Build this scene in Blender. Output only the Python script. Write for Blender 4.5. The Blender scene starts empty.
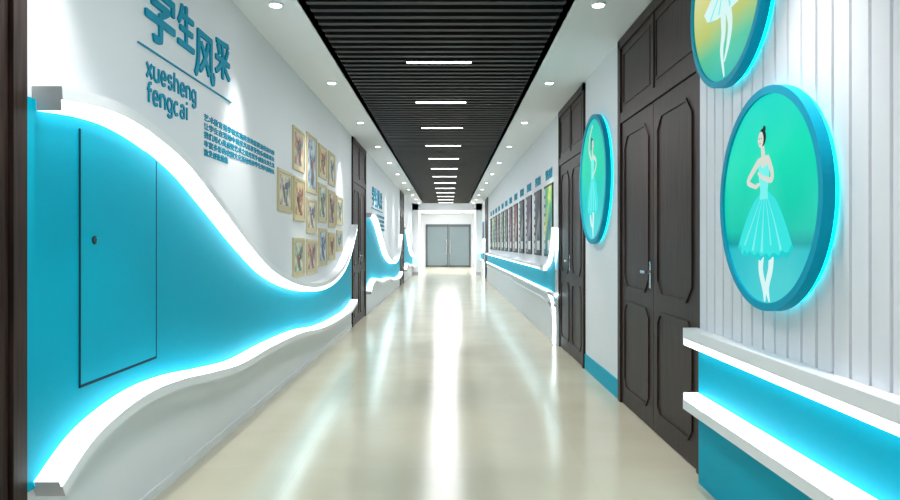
import bpy, math, random
from mathutils import Vector
random.seed(4)
S=bpy.context.scene
try:
    S.view_settings.view_transform='Standard'
except Exception: pass
XL=-1.448; XR=1.38; HC=2.88; EYE=1.25; YB=-3.0; YE=38.0

# ---------------------------------------------------------------- materials
def srgb(r,g,b):
    f=lambda c:(c/255/12.92) if c/255<=0.04045 else ((c/255+0.055)/1.055)**2.4
    return (f(r),f(g),f(b),1)
def mat(name,col,rough=0.5,metal=0,emis=None,es=0,noise=0.0,nscale=8,spec=None,coat=0):
    m=bpy.data.materials.new(name); m.use_nodes=True
    nt=m.node_tree; b=nt.nodes['Principled BSDF']
    b.inputs['Base Color'].default_value=col; b.inputs['Roughness'].default_value=rough
    b.inputs['Metallic'].default_value=metal
    if coat: b.inputs['Coat Weight'].default_value=coat
    if spec is not None: b.inputs['Specular IOR Level'].default_value=spec
    if emis: b.inputs['Emission Color'].default_value=emis; b.inputs['Emission Strength'].default_value=es
    if noise:
        tc=nt.nodes.new('ShaderNodeTexCoord'); n=nt.nodes.new('ShaderNodeTexNoise'); n.inputs['Scale'].default_value=nscale
        n.inputs['Detail'].default_value=6
        mx=nt.nodes.new('ShaderNodeMixRGB'); mx.blend_type='MIX'
        mx.inputs[1].default_value=tuple(c*(1-noise) for c in col[:3])+(1,)
        mx.inputs[2].default_value=tuple(min(1,c*(1+noise)) for c in col[:3])+(1,)
        nt.links.new(tc.outputs['Object'],n.inputs['Vector']); nt.links.new(n.outputs['Fac'],mx.inputs[0])
        nt.links.new(mx.outputs[0],b.inputs['Base Color'])
    return m
def wood(name,c1,c2):
    m=bpy.data.materials.new(name); m.use_nodes=True; nt=m.node_tree; b=nt.nodes['Principled BSDF']
    tc=nt.nodes.new('ShaderNodeTexCoord'); mp=nt.nodes.new('ShaderNodeMapping'); mp.inputs['Scale'].default_value=(30,30,1.5)
    n=nt.nodes.new('ShaderNodeTexNoise'); n.inputs['Scale'].default_value=2.2; n.inputs['Detail'].default_value=8
    r=nt.nodes.new('ShaderNodeValToRGB'); r.color_ramp.elements[0].position=.35; r.color_ramp.elements[1].position=.65
    r.color_ramp.elements[0].color=c1; r.color_ramp.elements[1].color=c2
    nt.links.new(tc.outputs['Object'],mp.inputs[0]); nt.links.new(mp.outputs[0],n.inputs['Vector'])
    nt.links.new(n.outputs['Fac'],r.inputs[0]); nt.links.new(r.outputs[0],b.inputs['Base Color'])
    b.inputs['Roughness'].default_value=.45; b.inputs['Specular IOR Level'].default_value=.25
    return m
def grad(name,stops,es=0.9,noise=0.0):
    m=bpy.data.materials.new(name); m.use_nodes=True; nt=m.node_tree; b=nt.nodes['Principled BSDF']
    tc=nt.nodes.new('ShaderNodeTexCoord'); sp=nt.nodes.new('ShaderNodeSeparateXYZ')
    r=nt.nodes.new('ShaderNodeValToRGB'); cr=r.color_ramp
    cr.elements[0].position=stops[0][0]; cr.elements[0].color=stops[0][1]
    cr.elements[1].position=stops[-1][0]; cr.elements[1].color=stops[-1][1]
    for p,c in stops[1:-1]:
        e=cr.elements.new(p); e.color=c
    nt.links.new(tc.outputs['Generated'],sp.inputs[0])
    nt.links.new(sp.outputs['Z'],r.inputs[0])
    n=nt.nodes.new('ShaderNodeTexNoise'); n.inputs['Scale'].default_value=2.5; n.inputs['Detail'].default_value=1
    mr=nt.nodes.new('ShaderNodeMapRange'); mr.inputs[1].default_value=.42; mr.inputs[2].default_value=.75; mr.inputs[3].default_value=0; mr.inputs[4].default_value=.22
    mx=nt.nodes.new('ShaderNodeMixRGB'); mx.inputs[2].default_value=srgb(120,240,225)
    nt.links.new(tc.outputs['Generated'],n.inputs['Vector']); nt.links.new(n.outputs['Fac'],mr.inputs[0])
    nt.links.new(mr.outputs[0],mx.inputs[0]); nt.links.new(r.outputs[0],mx.inputs[1])
    nt.links.new(mx.outputs[0],b.inputs['Emission Color']); b.inputs['Emission Strength'].default_value=es
    b.inputs['Base Color'].default_value=(.0,.0,.0,1); b.inputs['Roughness'].default_value=.5; b.inputs['Specular IOR Level'].default_value=.05
    return m

M_wall=mat('wall_paint',(0.82,0.85,0.88,1),.55,noise=.015,nscale=3,spec=.3)
M_ceil=mat('ceiling_paint',(0.85,0.87,0.89,1),.6)
M_white=mat('white_lacquer',(0.86,0.88,0.90,1),.35)
M_slat=mat('white_slat',(0.80,0.82,0.86,1),.45)
M_grey=mat('ledge_endcap_grey',(0.52,0.53,0.55,1),.5)
M_blue=mat('cyan_blue_panel',(0.0,0.41,0.58,1),.45,noise=.04,nscale=2,spec=.06)
M_blued=mat('cyan_blue_rim',(0.0,0.34,0.51,1),.45,spec=.1)
M_bluel=mat('blue_lettering',(0.0,0.30,0.46,1),.5,spec=.1)
M_line=mat('seam_dark',(0.01,0.04,0.06,1),.6,spec=.1)
M_led=mat('led_diffuser',(1,1,1,1),.4,emis=(.78,.96,1,1),es=3.2)
M_ledc=mat('cyan_led',(0,.6,.6,1),.4,emis=(.0,.9,1,1),es=1.8)
M_wood=wood('dark_walnut',srgb(36,25,22),srgb(62,46,40))
M_metal=mat('brushed_metal',(.6,.6,.6,1),.25,1)
M_black=mat('black_aluminium',(0.011,0.011,0.013,1),.5,spec=.3)
M_void=mat('black_plenum',(0.002,0.002,0.003,1),.9,spec=0)
M_lamp=mat('lamp_white',(1,1,1,1),.4,emis=(1,1,1,1),es=7)
M_dn=mat('downlight_lens',(1,1,1,1),.4,emis=(1,.98,.94,1),es=8)
M_frame=mat('beige_frame',srgb(208,196,158),.5,noise=.08)
M_glass=mat('dark_tinted_glass',srgb(125,140,145),.2,noise=.1,nscale=1)
M_gframe=mat('door_frame_steel',srgb(85,93,97),.35,.3)

def floor_mat():
    m=bpy.data.materials.new('polished_cream_tile'); m.use_nodes=True; nt=m.node_tree; b=nt.nodes['Principled BSDF']
    tc=nt.nodes.new('ShaderNodeTexCoord'); br=nt.nodes.new('ShaderNodeTexBrick')
    br.offset=0; br.inputs['Scale'].default_value=1; br.inputs['Brick Width'].default_value=.8; br.inputs['Row Height'].default_value=.8
    br.inputs['Mortar Size'].default_value=.001; br.inputs['Color1'].default_value=srgb(215,208,186); br.inputs['Color2'].default_value=srgb(212,205,182)
    br.inputs['Mortar'].default_value=srgb(200,194,172)
    n=nt.nodes.new('ShaderNodeTexNoise'); n.inputs['Scale'].default_value=1.7; n.inputs['Detail'].default_value=8
    r=nt.nodes.new('ShaderNodeValToRGB'); r.color_ramp.elements[0].color=(.93,.92,.90,1); r.color_ramp.elements[0].position=.35
    r.color_ramp.elements[1].color=(1,1,1,1); r.color_ramp.elements[1].position=.65
    mx=nt.nodes.new('ShaderNodeMixRGB'); mx.blend_type='MULTIPLY'; mx.inputs[0].default_value=1
    nt.links.new(tc.outputs['Object'],br.inputs['Vector']); nt.links.new(tc.outputs['Object'],n.inputs['Vector'])
    nt.links.new(n.outputs['Fac'],r.inputs[0]); nt.links.new(br.outputs['Color'],mx.inputs[1]); nt.links.new(r.outputs[0],mx.inputs[2])
    nt.links.new(mx.outputs[0],b.inputs['Base Color']); b.inputs['Roughness'].default_value=.17; b.inputs['Specular IOR Level'].default_value=.5
    return m
M_floor=floor_mat()

# ---------------------------------------------------------------- mesh builder
class MB:
    def __init__(s): s.v=[];s.f=[];s.m=[];s.mats=[]
    def mi(s,m):
        if m not in s.mats: s.mats.append(m)
        return s.mats.index(m)
    def poly(s,vs,m,flip=False):
        i=len(s.v); s.v+= [tuple(v) for v in vs]; idx=list(range(i,i+len(vs)))
        s.f.append(idx[::-1] if flip else idx); s.m.append(s.mi(m))
    def box(s,x0,x1,y0,y1,z0,z1,m):
        if x0>x1:x0,x1=x1,x0
        if y0>y1:y0,y1=y1,y0
        if z0>z1:z0,z1=z1,z0
        i=len(s.v)
        s.v+=[(x0,y0,z0),(x1,y0,z0),(x1,y1,z0),(x0,y1,z0),(x0,y0,z1),(x1,y0,z1),(x1,y1,z1),(x0,y1,z1)]
        for f in [(0,3,2,1),(4,5,6,7),(0,1,5,4),(1,2,6,5),(2,3,7,6),(3,0,4,7)]:
            s.f.append([i+k for k in f]); s.m.append(s.mi(m))
    def ribbon(s,pts,xw,xf,o0,o1,m,closed=False,cap=None,yz=True):
        n=len(pts); i0=len(s.v)
        for k,(y,h) in enumerate(pts):
            if closed: a=pts[(k-1)%n]; b=pts[(k+1)%n]
            else: a=pts[max(0,k-1)]; b=pts[min(n-1,k+1)]
            t=Vector((b[0]-a[0],b[1]-a[1])); t.normalize(); nn=Vector((-t.y,t.x))
            for x,o in ((xw,o1),(xf,o1),(xf,o0),(xw,o0)):
                s.v.append((x,y+nn.x*o,h+nn.y*o))
        mi=s.mi(m)
        for k in range(n if closed else n-1):
            a=i0+4*k; b=i0+4*((k+1)%n)
            for j in range(4):
                s.f.append([a+j,a+(j+1)%4,b+(j+1)%4,b+j]); s.m.append(mi)
        if not closed:
            c=s.mi(cap or m)
            s.f.append([i0,i0+3,i0+2,i0+1]); s.m.append(c)
            e=i0+4*(n-1); s.f.append([e,e+1,e+2,e+3]); s.m.append(c)
    def cyl(s,c,r,x0,x1,m,mf=None,n=64,ax='x',r2=None):
        r2=r2 or r
        i=len(s.v)
        for x,rr in ((x0,r),(x1,r2)):
            for k in range(n):
                a=2*math.pi*k/n
                if ax=='x': s.v.append((x,c[0]+rr*math.cos(a),c[1]+rr*math.sin(a)))
                else: s.v.append((c[0]+rr*math.cos(a),c[1]+rr*math.sin(a),x))
        for k in range(n):
            s.f.append([i+k,i+(k+1)%n,i+n+(k+1)%n,i+n+k]); s.m.append(s.mi(m))
        s.f.append([i+k for k in range(n)][::-1]); s.m.append(s.mi(m))
        s.f.append([i+n+k for k in range(n)]); s.m.append(s.mi(mf or m))
    def make(s,name,parent=None,bevel=0):
        xs=[v[0] for v in s.v];ys=[v[1] for v in s.v];zs=[v[2] for v in s.v]
        c=Vector(((min(xs)+max(xs))/2,(min(ys)+max(ys))/2,(min(zs)+max(zs))/2))
        me=bpy.data.meshes.new(name); me.from_pydata([(Vector(v)-c)[:] for v in s.v],[],s.f)
        for m in s.mats: me.materials.append(m)
        for p,k in zip(me.polygons,s.m): p.material_index=k
        import bmesh
        bm=bmesh.new(); bm.from_mesh(me); bmesh.ops.recalc_face_normals(bm,faces=bm.faces[:]); bm.to_mesh(me); bm.free()
        me.update()
        o=bpy.data.objects.new(name,me); S.collection.objects.link(o); o.location=c
        if parent: 
            o.parent=parent; o.location=c-parent.location
        return o
def spline(pts,n=10):
    out=[]
    P=[pts[0]]+list(pts)+[pts[-1]]
    for i in range(1,len(P)-2):
        p0,p1,p2,p3=[Vector(p) for p in P[i-1:i+3]]
        for k in range(n):
            t=k/n
            out.append(tuple(0.5*((2*p1)+(p2-p0)*t+(2*p0-5*p1+4*p2-p3)*t*t+(3*p1-p0-3*p2+p3)*t**3)))
    out.append(tuple(pts[-1])); return out
def interp(path,y):
    for a,b in zip(path[:-1],path[1:]):
        if a[0]<=y<=b[0] and b[0]>a[0]:
            return a[1]+(b[1]-a[1])*(y-a[0])/(b[0]-a[0])
    return path[0][1] if y<path[0][0] else path[-1][1]

def add_text(mb,txt,side,y0,y1,h0,h1,xbase,depth,m,fat=0.0):
    """glyphs fitted to a wall rectangle; fat = stroke thickening in metres (shifted copies)"""
    cu=bpy.data.curves.new('t','FONT'); cu.body=txt; cu.extrude=.05
    o=bpy.data.objects.new('t',cu); S.collection.objects.link(o); bpy.context.view_layer.update()
    dg=bpy.context.evaluated_depsgraph_get(); me=bpy.data.meshes.new_from_object(o.evaluated_get(dg))
    if len(me.vertices)==0:
        bpy.data.objects.remove(o); return
    xs=[v.co.x for v in me.vertices]; ys=[v.co.y for v in me.vertices]
    ax,bx,ay,by=min(xs),max(xs),min(ys),max(ys)
    k=mb.mi(m)
    sh=[(0,0)] if not fat else [(fat*math.cos(a),fat*math.sin(a)) for a in [math.pi/4*q for q in range(8)]]+[(0,0)]
    for q,(dy,dh) in enumerate(sh):
        i=len(mb.v)
        for v in me.vertices:
            u=(v.co.x-ax)/(bx-ax); w=(v.co.y-ay)/(by-ay); z=(v.co.z+.05)/.1
            y=(y0+(y1-y0)*u) if side<0 else (y1+(y0-y1)*u)
            mb.v.append((xbase-side*(depth+q*.00004)*z,y+dy,h0+(h1-h0)*w+dh))
        for p in me.polygons: mb.f.append([i+t for t in p.vertices]); mb.m.append(k)
    bpy.data.objects.remove(o); bpy.data.curves.remove(cu); bpy.data.meshes.remove(me)
# condensed bold sans letters drawn with strokes (x-height 1)
def arc(cx,cy,rx,ry,a0,a1,n=10): return [(cx+rx*math.cos(math.radians(a0+(a1-a0)*k/n)),cy+ry*math.sin(math.radians(a0+(a1-a0)*k/n))) for k in range(n+1)]
GL_={'x':[[(0,0),(.6,1)],[(0,1),(.6,0)]],
'u':[[(0,1)]+arc(.28,.3,.28,.3,180,360)+[(.56,1)],[(.56,1),(.56,0)]],
'e':[[(.04,.5),(.56,.5)]+arc(.3,.55,.27,.45,0,180)+arc(.3,.42,.27,.42,180,320)],
's':[arc(.28,.74,.24,.26,30,250)+arc(.28,.27,.25,.27,70,-150)],
'h':[[(0,0),(0,1.45)],[(0,.6)]+arc(.28,.68,.28,.32,180,0)+[(.56,0)]],
'n':[[(0,0),(0,1)],[(0,.6)]+arc(.28,.68,.28,.32,180,0)+[(.56,0)]],
'g':[arc(.28,.52,.28,.48,20,340),[(.56,1)]+[(.56,-.1)]+arc(.28,-.12,.28,.28,0,-150)],
'f':[[(.15,0),(.15,1.1)]+arc(.38,1.12,.23,.3,180,80),[(-.02,.92),(.42,.92)]],
'c':[arc(.3,.5,.28,.5,50,310)],
'a':[arc(.26,.28,.26,.28,20,340),[(.52,0),(.52,.65)]+arc(.27,.68,.25,.32,0,150)],
'i':[[(0.05,0),(0.05,1)],[(.05,1.25),(.05,1.45)]]}
ADV={'i':.38,'f':.62}
def sans(mb,txt,y0,h0,xh,wid,x0,depth,m,st=.115):
    tot=sum(ADV.get(c,.86) for c in txt); sx=wid/tot; p=0
    for c in txt:
        for q,sk in enumerate(GL_[c]):
            pts=[(y0+(p+u)*sx,h0+v*xh) for u,v in sk]
            mb.ribbon(pts,x0,x0+depth+q*.0002,-st*xh,st*xh,m)
        p+=ADV.get(c,.86)

# ---------------------------------------------------------------- shell
b=MB(); b.box(XL-.12,XR+.12,YB,YE,-.1,0,M_floor); b.make('floor')
b=MB(); b.box(XL-.12,XL,YB,YE,0,HC+.3,M_wall); b.make('wall_left')
b=MB(); b.box(XR,XR+.12,YB,YE,0,HC+.3,M_wall); b.make('wall_right')
b=MB(); b.box(XL-.12,XR+.12,YB-.12,YB,0,HC+.3,M_wall); b.make('wall_back')
GL,GR=-.989,.828; GE=28.0
b=MB()
b.box(XL,GL,YB,YE,HC,HC+.1,M_ceil); b.box(GR,XR,YB,YE,HC,HC+.1,M_ceil); b.box(GL,GR,GE,YE,HC,HC+.1,M_ceil)
b.box(GL-.02,GL,YB,GE,HC,HC+.3,M_white); b.box(GR,GR+.02,YB,GE,HC,HC+.3,M_white)
b.box(XL,XR,YB,YE,HC+.3,HC+.34,M_void)
b.make('ceiling')
b=MB(); y=YB+.06
while y<GE:
    b.box(GL+.03,GR-.03,y,y+.06,HC-.0,HC+.09,M_black); y+=.15
for x in (GL+.35,GR-.35,(GL+GR)/2): b.box(x-.015,x+.015,YB,GE,HC+.095,HC+.12,M_black)
b.box(GL,GR,YB,GE,HC+.22,HC+.23,M_void)
b.make('ceiling_slat_grille')
GC=(GL+GR)/2
def alight(name,par,loc,sx,sy,P,col=(1,1,1)):
    l=bpy.data.lights.new(name,'AREA'); l.shape='RECTANGLE'; l.size=sx; l.size_y=sy; l.energy=P; l.color=col
    o=bpy.data.objects.new(name,l); S.collection.objects.link(o); o.parent=par; o.location=Vector(loc)-par.location
y=6.23-1.76*5
while y<GE-.3:
    b=MB(); b.box(GC-.29,GC+.29,y-.03,y+.03,HC-.012,HC+.06,M_black); b.box(GC-.285,GC+.285,y-.020,y+.020,HC-.018,HC-.012,M_lamp)
    o=b.make('linear_ceiling_light'); alight('tube_light',o,(GC,y,HC-.022),.57,.036,13,(.93,.97,1))
    y+=1.76
y=4.75-2.3*3
while y<YE-1:
    for x in (-1.17,1.02):
        b=MB(); b.cyl((x,y),.05,HC-.012,HC-.001,M_white,ax='z',n=32); b.cyl((x,y),.038,HC-.011,HC-.016,M_dn,ax='z',n=32)
        o=b.make('ceiling_downlight')
        l=bpy.data.lights.new('spot','SPOT'); l.energy=110; l.spot_size=math.radians(64); l.spot_blend=.85; l.shadow_soft_size=.05; l.color=(1,.985,.95)
        q=bpy.data.objects.new('spot_light',l); S.collection.objects.link(q); q.parent=o; q.location=(0,0,-.02)
    y+=2.3

# ---------------------------------------------------------------- doors
def arch(y0,y1,h0,h1,r=0):
    if r: return [(y0+r,h0),(y1-r,h0),(y1,h0+r),(y1,h1-r),(y1-r,h1),(y0+r,h1),(y0,h1-r),(y0,h0+r)]
    return [(y0,h0),(y1,h0),(y1,h1),(y0,h1)]
def door(name,s,X,y0,y1,top=2.865,leaf_top=2.2,dk=.6):
    b=MB(); D=lambda d:X-s*d*dk
    c=.075
    for a0,a1 in ((y0,y0+c),(y1-c,y1)):
        b.box(D(0.001),D(.04),a0,a1,0.001,top,M_wood)
    b.box(D(0.001),D(.04),y0,y1,top-c,top,M_wood)
    b.box(D(0.001),D(.036),y0+c,y1-c,leaf_top,leaf_top+.08,M_wood)
    b.box(D(0.001),D(.004),y0+c,y1-c,0.001,top-c,M_line)
    ym=(y0+y1)/2
    b.box(D(0.001),D(.03),ym-.03,ym+.03,leaf_top+.08,top-c,M_wood)
    for a0,a1,k in ((y0+c+.004,ym-.003,0),(ym+.003,y1-c-.004,1)):
        b.box(D(.002),D(.014),a0,a1,.006,leaf_top-.005,M_wood)
        b.ribbon(arch(a0+.1,a1-.1,.92,leaf_top-.12,.09),D(.014),D(.030),-.010,.010,M_wood,closed=True)
        b.ribbon(arch(a0+.1,a1-.1,.14,.80,.06),D(.014),D(.030),-.010,.010,M_wood,closed=True)
        b.box(D(.002),D(.014),a0,a1,leaf_top+.08,top-c,M_wood)
        b.ribbon(arch(a0+.07,a1-.07,leaf_top+.14,top-c-.06),D(.014),D(.024),-.008,.008,M_wood,closed=True)
    yy=ym+.06
    b.box(D(.014),D(.024),yy-.018,yy+.018,.95,1.13,M_metal)
    b.cyl((yy,1.06),.011,D(.02),D(.07),M_metal,n=16)
    b.box(D(.07),D(.09),yy-.01,yy+.10,1.05,1.07,M_metal)
    return b.make(name)
door('door_1',-1,XL,.75,2.37)
door('door_2',-1,XL,10.5,12.2)
door('door_3',-1,XL,21.0,22.7)
door('door_4',1,XR,3.75,5.60)
door('door_5',1,XR,7.02,8.62)
door('door_6',1,XR,24.0,25.6)

# ---------------------------------------------------------------- left wave panels
UP=[(2.44,1.755),(2.705,1.780),(2.96,1.780),(3.27,1.74),(3.65,1.655),(4.13,1.48),(4.755,1.243),(5.44,1.032),(6.36,.877),(7.36,.80),(8.3,.82),(9.1,.93),(9.7,1.12),(10.2,1.38),(10.4,1.5)]
LO=[(2.44,.40),(2.65,.50),(2.90,.553),(3.19,.575),(3.55,.56),(4.0,.513),(4.58,.465),(5.35,.463),(6.43,.43),(7.3,.36),(8.07,.325),(9.2,.31),(9.8,.33),(10.4,.40)]
def wavepanel(y0,y1,n,ext=0):
    sc=lambda P:[(y0+(y-2.44)/(10.4-2.44)*(y1-y0),h) for y,h in P]
    u=spline(sc(UP),8); l=spline(sc(LO),8)
    b=MB(); N=120
    for k in range(N):
        a=y0-ext+(y1-y0+ext)*k/N; c=y0-ext+(y1-y0+ext)*(k+1)/N
        b.poly([(XL+.010,a,interp(l,a)),(XL+.010,c,interp(l,c)),(XL+.010,c,interp(u,c)),(XL+.010,a,interp(u,a))],M_blue)
    b.ribbon(u,XL+.001,XL+.105,-.002,.045,M_white,cap=M_grey)
    b.ribbon(u,XL+.011,XL+.100,-.040,-.002,M_led,cap=M_grey)
    b.ribbon(l,XL+.001,XL+.105,-.040,.005,M_white,cap=M_grey)
    b.ribbon(l,XL+.011,XL+.100,.005,.028,M_led,cap=M_grey)
    return b.make(n)
wavepanel(2.44,10.4,'backlit_wave_panel',.065)
wavepanel(12.3,20.9,'backlit_wave_panel')
wavepanel(22.8,31.0,'backlit_wave_panel')
b=MB()
X0=XL+.0105
b.box(X0,X0+.004,2.735,3.435,.70,1.69,M_blue)
for (a,c,d,e) in ((2.725,2.733,.688,1.70),(3.437,3.445,.688,1.66),(2.725,3.445,.688,.698)):
    b.box(X0,X0+.0045,a,c,d,e,M_line)
b.cyl((2.835,1.266),.017,X0+.004,X0+.008,M_line,n=24); b.cyl((2.835,1.266),.010,X0+.008,X0+.012,M_metal,n=24)
b.box(X0+.012,X0+.014,2.833,2.837,1.259,1.273,M_line)
b.make('electrical_cabinet_door')

# ---------------------------------------------------------------- lettering left
b=MB()
T=XL+.001
for ch,y0,y1,h0,h1 in (('学',3.34,3.69,2.25,2.57),('生',3.74,3.97,2.33,2.55),('风',3.99,4.32,2.22,2.49),('采',4.34,4.62,2.31,2.55)):
    add_text(b,ch,-1,y0,y1,h0,h1,T,.010,M_bluel,fat=.007)
b.box(T,T+.008,3.26,4.66,2.188,2.195,M_bluel)
sans(b,'xuesheng',3.355,2.055,.068,.68,T,.006,M_bluel)
sans(b,'fengcai',3.365,1.935,.068,.54,T,.006,M_bluel)
para=['艺术教育是学校实施美育的重要途径和内容','让学生在活动中展示风采享受快乐健康成长','我们用心灵感受艺术之美用双手创造未来生活','丰富多彩的校园文化活动培养学生的兴趣特长','激发创造潜能']
for i,t in enumerate(para):
    w=1.68 if i<4 else .45
    add_text(b,t,-1,4.15,4.15+w,1.985-i*.052,2.024-i*.052,T,.002,M_bluel,fat=.0018)
b.make('wall_lettering_sign')
b=MB()
for ch,y0,y1 in (('学',13.3,13.8),('生',13.85,14.2),('风',14.3,14.8),('采',14.9,15.3)):
    add_text(b,ch,-1,y0,y1,2.0,2.35,T,.01,M_bluel,fat=.008)
b.box(T,T+.012,13.2,15.4,1.93,1.945,M_bluel)
for i,t in enumerate(para[:4]): add_text(b,t,-1,13.4,15.9,1.8-i*.09,1.86-i*.09,T,.003,M_bluel)
b.make('wall_lettering_sign')

# ---------------------------------------------------------------- framed pictures
def art_mat(name,c1,c2,c3,scale=5):
    m=bpy.data.materials.new(name); m.use_nodes=True; nt=m.node_tree; bs=nt.nodes['Principled BSDF']
    tc=nt.nodes.new('ShaderNodeTexCoord')
    nn=nt.nodes.new('ShaderNodeTexNoise'); nn.inputs['Scale'].default_value=scale
    r=nt.nodes.new('ShaderNodeValToRGB'); cr=r.color_ramp; cr.elements[0].color=c1; cr.elements[0].position=.35; cr.elements[1].color=c3; cr.elements[1].position=.65
    e=cr.elements.new(.5); e.color=c2
    nt.links.new(tc.outputs['Object'],nn.inputs['Vector']); nt.links.new(nn.outputs['Fac'],r.inputs[0]); nt.links.new(r.outputs[0],bs.inputs['Base Color'])
    bs.inputs['Roughness'].default_value=.4; bs.inputs['Specular IOR Level'].default_value=.15
    return m
arts=[art_mat('art%d'%i,srgb(*a),srgb(*c),srgb(*d),9) for i,(a,c,d) in enumerate([((225,222,205),(200,190,165),(110,120,130)),((215,205,185),(200,140,110),(90,120,140)),((225,205,160),(195,165,110),(140,80,60)),((225,225,210),(170,190,160),(70,125,115)),((215,225,230),(165,190,205),(90,110,150))])]
FR=[(5.92,6.5,1.53,1.92),(6.5,7.06,1.95,2.38),(6.53,7.08,1.47,1.91),(6.5,7.05,.93,1.33),(7.13,7.72,1.78,2.42),(7.13,7.7,1.36,1.75),(7.12,7.72,.93,1.32),
(7.8,8.35,2.0,2.4),(7.78,8.35,1.5,1.96),(7.8,8.36,1.0,1.45),(8.43,8.95,1.97,2.40),(8.43,8.97,1.45,1.93),(8.43,8.95,1.05,1.41),(9.04,9.6,1.5,1.9),(9.04,9.55,1.15,1.45)]
inks=[mat('ink_%d'%i,srgb(*c),.6) for i,c in enumerate([(90,75,70),(180,95,75),(80,125,160),(110,145,90),(120,90,140)])]
for i,(y0,y1,h0,h1) in enumerate(FR):
    b=MB(); y1-=.04;h1-=.02
    b.box(XL,XL+.008,y0,y1,h0,h1,M_frame)
    b.ribbon([(y0+.015,h0+.015),(y1-.015,h0+.015),(y1-.015,h1-.015),(y0+.015,h1-.015)],XL+.008,XL+.016,-.015,.015,M_frame,closed=True)
    b.box(XL+.008,XL+.010,y0+.08,y1-.08,h0+.06,h1-.05,arts[i%5])
    yc=(y0+y1)/2; hb=h0+.09; hh=h1-h0-.18
    for k in range(5):
        a=random.uniform(-.10,.10); bb=random.uniform(-.12,.12)
        b.ribbon(spline([(yc+a*.3,hb),(yc+a,hb+hh*.5),(yc+bb,hb+hh*random.uniform(.6,1))],5),XL+.010,XL+.0112+.0002*k,-.008,.008,inks[(k+i)%5])
    for k in range(3):
        cy=yc+random.uniform(-.1,.1); ch=hb+hh*random.uniform(.35,.9)
        b.cyl((cy,ch),random.uniform(.018,.035),XL+.010,XL+.0125+.0002*k,inks[(k+i+2)%5],n=16)
    b.make('framed_picture')

# ---------------------------------------------------------------- near right slat panel
PX=1.31
b=MB()
b.box(PX+.012,XR,-1.5,3.66,0,HC,M_slat)
y=-1.5
while y<3.6:
    b.box(PX-.004,PX+.012,y,y+.088,.80,HC-.001,M_slat); y+=.105
b.box(PX,PX+.012,-1.5,3.66,0,.80,M_blue)
b.make('slatted_wall_panel')
def straight_ledge(name,h0,h1,up):
    b=MB(); xf=1.235
    b.box(xf,PX+.0,-1.5,3.68,h0 if up else h0+.035,h1-.035 if up else h1,M_white)
    if up: b.box(xf+.006,PX,-1.5,3.675,h1-.035,h1,M_led)
    else: b.box(xf+.006,PX,-1.5,3.675,h0,h0+.035,M_led)
    b.box(xf+.002,PX,3.675,3.683,h0,h1,M_white)
    b.make(name)
straight_ledge('lit_wall_ledge',.72,.81,False)
straight_ledge('lit_wall_ledge',.385,.47,True)

b=MB(); b.box(XR-.012,XR,5.61,7.01,0,.15,M_blue); b.make('baseboard_right')
b=MB(); b.box(XL,XL+.008,2.38,10.49,0,.05,M_white); b.make('baseboard_left')

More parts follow.
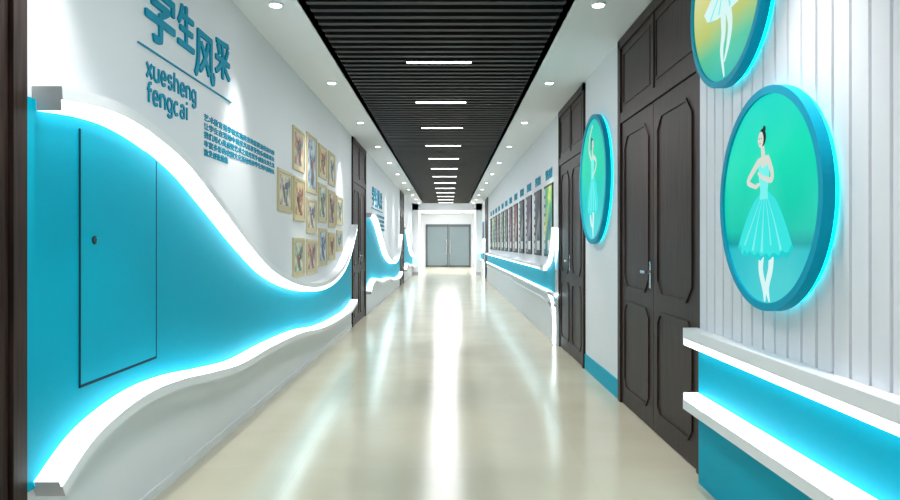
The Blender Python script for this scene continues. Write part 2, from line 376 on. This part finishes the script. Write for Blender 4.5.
# ---------------------------------------------------------------- round dancer light boxes
def pr(n,c,es): return mat(n,(0,0,0,1),.5,emis=srgb(*c),es=es,spec=.05)
SK=pr('print_skin',(222,226,214),.95)
WH=pr('print_white',(215,246,244),1.0)
TU=pr('print_cyan',(55,228,224),1)
TUL=pr('print_cyan_light',(120,242,238),1)
TU2=pr('print_cyan_fold',(25,208,210),1)
HR=pr('print_hair',(35,40,45),.7); LIP=pr('print_lips',(200,90,90),.8)
def disc(name,X,yc,hc,R,bg,painter):
    b=MB()
    b.cyl((yc,hc),R*.97,X,X-.02,M_ledc,n=72)
    b.cyl((yc,hc),R,X-.02,X-.05,M_blued,n=96)
    b.cyl((yc,hc),R*.93,X-.05,X-.052,bg,n=96)
    circ=[(yc+R*.965*math.cos(2*math.pi*k/96),hc+R*.965*math.sin(2*math.pi*k/96)) for k in range(96)]
    b.ribbon(circ,X-.05,X-.062,-.035*R,.035*R,M_blued,closed=True)
    P=[0]
    def lay(): P[0]+=1; return X-.0524-.00008*P[0]
    def clip(u,v):
        r=math.hypot(u,v); 
        return (u,v) if r<.92 else (u*.92/r,v*.92/r)
    def poly(pts,m):
        x=lay(); q=[clip(*p) for p in pts]; b.poly([(x,yc-u*R,hc+v*R) for u,v in q],m)
    def limb(pts,rad,m):
        pts2=spline(pts,6); n=len(pts2); L=[];Rr=[]
        for k,(u,v) in enumerate(pts2):
            a=pts2[max(0,k-1)];c=pts2[min(n-1,k+1)]
            t=Vector((c[0]-a[0],c[1]-a[1])); t.normalize()
            f=k/(n-1)*(len(rad)-1); i=min(int(f),len(rad)-2); r=rad[i]+(rad[i+1]-rad[i])*(f-i)
            L.append((u-t.y*r,v+t.x*r)); Rr.append((u+t.y*r,v-t.x*r))
        x=lay()
        for k in range(n-1):
            q=[clip(*p) for p in (L[k],L[k+1],Rr[k+1],Rr[k])]
            b.poly([(x,yc-u*R,hc+v*R) for u,v in q],m)
        for e,r in ((pts2[0],rad[0]),(pts2[-1],rad[-1])):
            poly([(e[0]+r*math.cos(2*math.pi*k/12),e[1]+r*math.sin(2*math.pi*k/12)) for k in range(12)],m)
    def hand(u,v,ang,s=.05):
        d=Vector((math.cos(ang),math.sin(ang)))
        limb([(u,v),(u+d.x*s,v+d.y*s)],[s*.35,s*.45],SK)
        for j,(da,l) in enumerate(((-.35,.9),(-.12,1.1),(.1,1.05),(.32,.85))):
            e=Vector((math.cos(ang+da),math.sin(ang+da)))
            st=(u+d.x*s,v+d.y*s)
            limb([st,(st[0]+e.x*s*l*.6,st[1]+e.y*s*l*.6),(st[0]+e.x*s*l,st[1]+e.y*s*l-.1*s)],[s*.13,s*.12,s*.08],SK)
        e=Vector((math.cos(ang+.9),math.sin(ang+.9))); limb([(u+d.x*s*.3,v+d.y*s*.3),(u+d.x*s*.3+e.x*s*.8,v+d.y*s*.3+e.y*s*.8)],[s*.14,s*.09],SK)
    def head(u,v,r,face=-1):
        poly([(u+.02*-face+r*1.02*math.cos(a),v+r*.12+r*1.15*math.sin(a)) for a in [2*math.pi*k/20 for k in range(20)]],HR)
        poly([(u-face*r*.8+r*.42*math.cos(a),v+r*1.15+r*.42*math.sin(a)) for a in [2*math.pi*k/14 for k in range(14)]],HR)
        poly([(u+face*r*.18+r*.78*math.cos(a),v-r*.1+r*1.05*math.sin(a)) for a in [2*math.pi*k/20 for k in range(20)]],SK)
        poly([(u+face*r*.9,v),(u+face*r*1.18,v-r*.22),(u+face*r*.9,v-r*.3)],SK)
        for du in (.05,.6): poly([(u+face*r*du+.16*r*math.cos(a),v+r*.05+.06*r*math.sin(a)) for a in [2*math.pi*k/8 for k in range(8)]],HR)
        poly([(u+face*r*.4+.2*r*math.cos(a),v-r*.6+.06*r*math.sin(a)) for a in [2*math.pi*k/8 for k in range(8)]],LIP)
    painter(poly,limb,hand,head)
    return b.make(name)
def dancer1(poly,limb,hand,head):
    limb([(-.05,-.38),(-.10,-.62),(-.03,-.80),(-.02,-.92)],[.06,.045,.04,.013],WH)
    limb([(.10,-.38),(.10,-.60),(.03,-.78),(.07,-.91)],[.06,.045,.04,.013],WH)
    def skirt(sc,drop,m,ph):
        pts=[(-.09,.06),(.07,.06)]
        pts+=[(.07+(.47*sc-.07)*t**.8,.06-(.46+drop)*t**1.25) for t in (.2,.4,.6,.8,1)]
        for k in range(1,18):
            t=k/18; u=.47*sc-(1.02*sc)*t
            pts.append((u,-.45-drop-.05*math.sin(math.pi*t)+.022*math.sin(k*2.3+ph)))
        pts+=[(-.09-(.56*sc-.09)*t**.8,.06-(.46+drop)*t**1.25) for t in (1,.8,.6,.4,.2)]
        poly(pts,m)
    skirt(1.08,.04,TU2,0); skirt(1.02,.0,TU,1.3)
    rr=random.Random(2)
    for k in range(16):
        u=-.52+k*.064; m=(TU,TUL,TU)[k%3]; e=-.40-rr.random()*.08
        limb([(-.01+u*.16,.02),(u*.55,-.18),(u*.95,e)],[.003,.008,.014+.012*rr.random()],m)
    poly([(-.13,.36),(-.05,.39),(.04,.39),(.10,.35),(.09,.2),(.06,.08),(.07,.0),(-.10,.0),(-.085,.08),(-.12,.2)],TUL)
    poly([(-.12,.38),(.09,.39),(.04,.30),(-.05,.28)],SK)
    limb([(-.02,.37),(-.04,.47)],[.04,.034],SK)
    head(-.06,.55,.07,-1)
    limb([(-.12,.34),(-.30,.22),(-.33,.17),(-.17,.12)],[.035,.03,.027,.018],SK); hand(-.17,.12,.3,.045)
    limb([(.09,.34),(.16,.22),(.13,.16),(-.04,.20)],[.035,.03,.027,.018],SK); hand(-.04,.20,2.6,.045)
def dancer2(poly,limb,hand,head):
    limb([(.02,-.28),(.05,-.55),(.02,-.75),(.03,-.90)],[.07,.055,.045,.015],WH)
    limb([(-.05,-.28),(-.16,-.5),(-.1,-.68),(.0,-.72)],[.07,.055,.045,.015],WH)
    poly([(-.10,.06),(.10,.06),(.28,-.1),(.40,-.32),(.36,-.5),(.2,-.55),(.0,-.5),(-.2,-.56),(-.36,-.5),(-.40,-.34),(-.26,-.12)],TU)
    for u in (-.3,-.12,.08,.26): limb([(u*.2,-.03),(u,-.46)],[.01,.03],TUL)
    poly([(-.12,.36),(.12,.36),(.10,.15),(.08,0),(-.09,0),(-.09,.15)],TUL)
    limb([(0,.36),(0,.46)],[.04,.036],SK); head(0,.54,.08,1)
    limb([(-.12,.34),(-.26,.5),(-.2,.68),(-.05,.80)],[.036,.03,.026,.018],SK); hand(-.05,.80,.4)
    limb([(.12,.34),(.28,.26),(.26,.16),(.12,.08)],[.036,.03,.026,.018],SK); hand(.12,.08,3.6)
def dancer3(poly,limb,hand,head):
    limb([(-.05,-.1),(-.03,-.4),(-.08,-.6),(-.02,-.88)],[.08,.06,.045,.018],WH)
    limb([(.06,-.1),(.15,-.35),(.10,-.55),(.0,-.72)],[.08,.06,.045,.018],WH)
    poly([(-.1,.12),(.1,.12),(.5,.02),(.62,-.1),(.4,-.2),(.1,-.22),(-.2,-.22),(-.5,-.16),(-.6,-.05),(-.4,.05)],WH)
    for u in (-.4,-.15,.15,.4): limb([(u*.2,.08),(u,-.17)],[.008,.02],TUL)
    poly([(-.12,.45),(.12,.45),(.09,.25),(.08,.1),(-.09,.1),(-.09,.25)],WH)
    limb([(0,.45),(0,.54)],[.04,.036],SK); head(0,.62,.08,1)
    limb([(-.12,.43),(-.4,.42),(-.7,.5)],[.042,.034,.02],SK); hand(-.7,.5,2.7)
    limb([(.12,.43),(.4,.42),(.7,.5)],[.042,.034,.02],SK); hand(.7,.5,.4)
bg1=grad('print_bg_teal',[(0,srgb(70,205,215)),(.27,srgb(40,190,200)),(.30,srgb(0,155,160)),(.36,srgb(0,198,172)),(.7,srgb(0,225,185)),(1,srgb(20,220,205))],1.0)
bg2=grad('print_bg_green',[(0,srgb(90,215,225)),(.3,srgb(0,200,200)),(.6,srgb(0,215,175)),(1,srgb(0,205,190))],1.0)
bg3=grad('print_bg_sunset',[(0,srgb(0,190,190)),(.22,srgb(90,205,160)),(.36,srgb(200,210,110)),(.65,srgb(240,232,160)),(1,srgb(240,210,120))],.9)
disc('round_dancer_lightbox',PX-.005,2.76,1.427,.44,bg1,dancer1)
disc('round_dancer_lightbox',PX-.005,3.17,2.385,.42,bg3,dancer3)
disc('round_dancer_lightbox',XR-.001,6.42,1.84,.59,bg2,dancer2)

# ---------------------------------------------------------------- far right display wall
def display(y0,y1,name):
    b=MB(); PX2=1.335
    up=spline([(y0,1.45),(y0+.12,1.2),(y0+.45,1.0),(y0+1.1,.93),(y0+2,.92),(y1,.92)],8)
    lo=spline([(y0+.02,.01),(y0+.02,.3),(y0+.12,.5),(y0+.45,.6),(y0+1.1,.63),(y1,.63)],8)
    b.box(PX2,XR-.001,y0+.001,y1,.0,.93,M_wall)
    N=90; a=y0+.04
    for k in range(N):
        c=a+(y1-a)*((k+1)/N)**2; d=a+(y1-a)*(k/N)**2
        b.poly([(PX2-.004,d,interp(lo,d)),(PX2-.004,c,interp(lo,c)),(PX2-.004,c,interp(up,c)),(PX2-.004,d,interp(up,d))],M_blue)
    b.ribbon(up,1.28,XR-.001,-.0,.035,M_white); b.ribbon(up,1.285,XR-.001,-.02,-.0,M_led)
    b.ribbon(lo,1.295,PX2,-.03,.0,M_white); b.ribbon(lo,1.30,PX2,.0,.015,M_led)
    lo2=[(y+.13,max(.01,h-.13)) for y,h in lo if h>.14]
    b.ribbon(lo2,1.315,PX2,-.02,.0,M_white)
    b.make(name)
display(8.66,23.9,'wave_display_ledge')
display(25.7,31,'wave_display_ledge')
pal=[((220,210,60),(60,170,110),(30,90,140)),((20,20,28),(40,50,80),(150,150,150)),((70,35,90),(40,30,60),(150,140,150)),((20,25,35),(20,70,90),(150,150,140)),((90,30,35),(120,60,60),(170,160,150)),((30,20,45),(120,40,80),(160,150,160)),((20,20,25),(60,60,60),(150,150,150)),((15,90,60),(30,120,80),(150,170,150)),((100,60,30),(40,30,30),(160,150,130)),((20,70,110),(20,40,70),(150,160,160))]
pm=[art_mat('poster_art%d'%i,*[srgb(*c) for c in p],2.2) for i,p in enumerate(pal)]
y=9.15; i=0; cap=mat('poster_caption_white',(.8,.8,.8,1),.5)
while y<23:
    w=.82; 
    b=MB(); h0,h1=1.08,2.06
    b.box(XR-.015,XR-.001,y,y+w,h0,h1,M_black)
    b.box(XR-.018,XR-.015,y+.03,y+w-.03,h0+.03,h1-.03,pm[i%10])
    for k in range(7): 
        hh=h0+.1+k*.125
        b.box(XR-.020,XR-.018,y+w-.17,y+w-.08,hh,hh+.08,cap)
    b.box(XR-.020,XR-.018,y+.08,y+.4,h0+.08,h0+.22,cap)
    b.make('wall_poster')
    b=MB(); add_text(b,'学生风采',1,y+.1,y+w-.1,2.14,2.27,XR-.001,.008,M_bluel,fat=.004)
    if b.v: b.make('poster_title_lettering')
    y+=1.16; i+=1
b=MB(); b.box(XR-.03,XR-.001,26.6,27.6,1.1,2.1,M_blue); b.box(XR-.034,XR-.03,26.66,27.54,1.16,2.04,pm[4]); b.make('notice_board')

# ---------------------------------------------------------------- far end
b=MB()
for x0,x1 in ((XL,XL+.25),(XR-.25,XR)):
    b.box(x0,x1,GE+.3,GE+.55,0,HC,M_white); b.box(x0-.0,x1,GE+.28,GE+.3,0,.12,M_grey)
b.box(XL,XR,GE+.3,GE+.55,2.62,HC,M_white)
b.make('trim_portal')
b=MB(); b.box(XL-.12,XR+.12,YE,YE+.1,0,HC+.3,M_wall); b.make('wall_end')
b=MB(); D0=-1.16; D1=1.18
b.box(D0-.05,D0,YE-.08,YE-.001,0,2.3,M_gframe); b.box(D1,D1+.05,YE-.08,YE-.001,0,2.3,M_gframe); b.box(D0-.05,D1+.05,YE-.08,YE-.001,2.25,2.32,M_gframe)
mid=(D0+D1)/2
for a,c in ((D0,mid-.01),(mid+.01,D1)):
    b.box(a,c,YE-.05,YE-.03,0.01,2.25,M_glass)
    for q in (a,c-.05): b.box(q,q+.05,YE-.06,YE-.02,.01,2.25,M_gframe)
    b.box(a,c,YE-.06,YE-.02,.01,.1,M_gframe); b.box(a,c,YE-.06,YE-.02,2.17,2.25,M_gframe)
for x in (mid-.1,mid+.1): b.box(x-.02,x+.02,YE-.12,YE-.10,.7,1.5,M_metal); b.box(x-.01,x+.01,YE-.1,YE-.05,.75,.78,M_metal); b.box(x-.01,x+.01,YE-.1,YE-.05,1.42,1.45,M_metal)
b.make('door_7')
for yy in (30.5,33,35.5):
    b=MB(); b.box(-.6,.6,yy-.3,yy+.3,HC-.02,HC-.001,M_white); b.box(-.57,.57,yy-.27,yy+.27,HC-.024,HC-.02,M_lamp)
    o=b.make('ceiling_panel_light'); alight('panel_light',o,(0,yy,HC-.03),1.1,.5,60)

# ---------------------------------------------------------------- world & camera
w=bpy.data.worlds.new('World'); S.world=w; w.use_nodes=True; w.node_tree.nodes['Background'].inputs[0].default_value=(.8,.85,.9,1); w.node_tree.nodes['Background'].inputs[1].default_value=.3
cd=bpy.data.cameras.new('camera'); cam=bpy.data.objects.new('camera',cd); S.collection.objects.link(cam)
cam.location=(0,0,EYE); cam.rotation_euler=(math.radians(90),0,0); cd.sensor_width=36; cd.lens=28; cd.shift_x=2/900; cd.shift_y=-6/900; cd.clip_start=.05; cd.clip_end=200
S.camera=cam
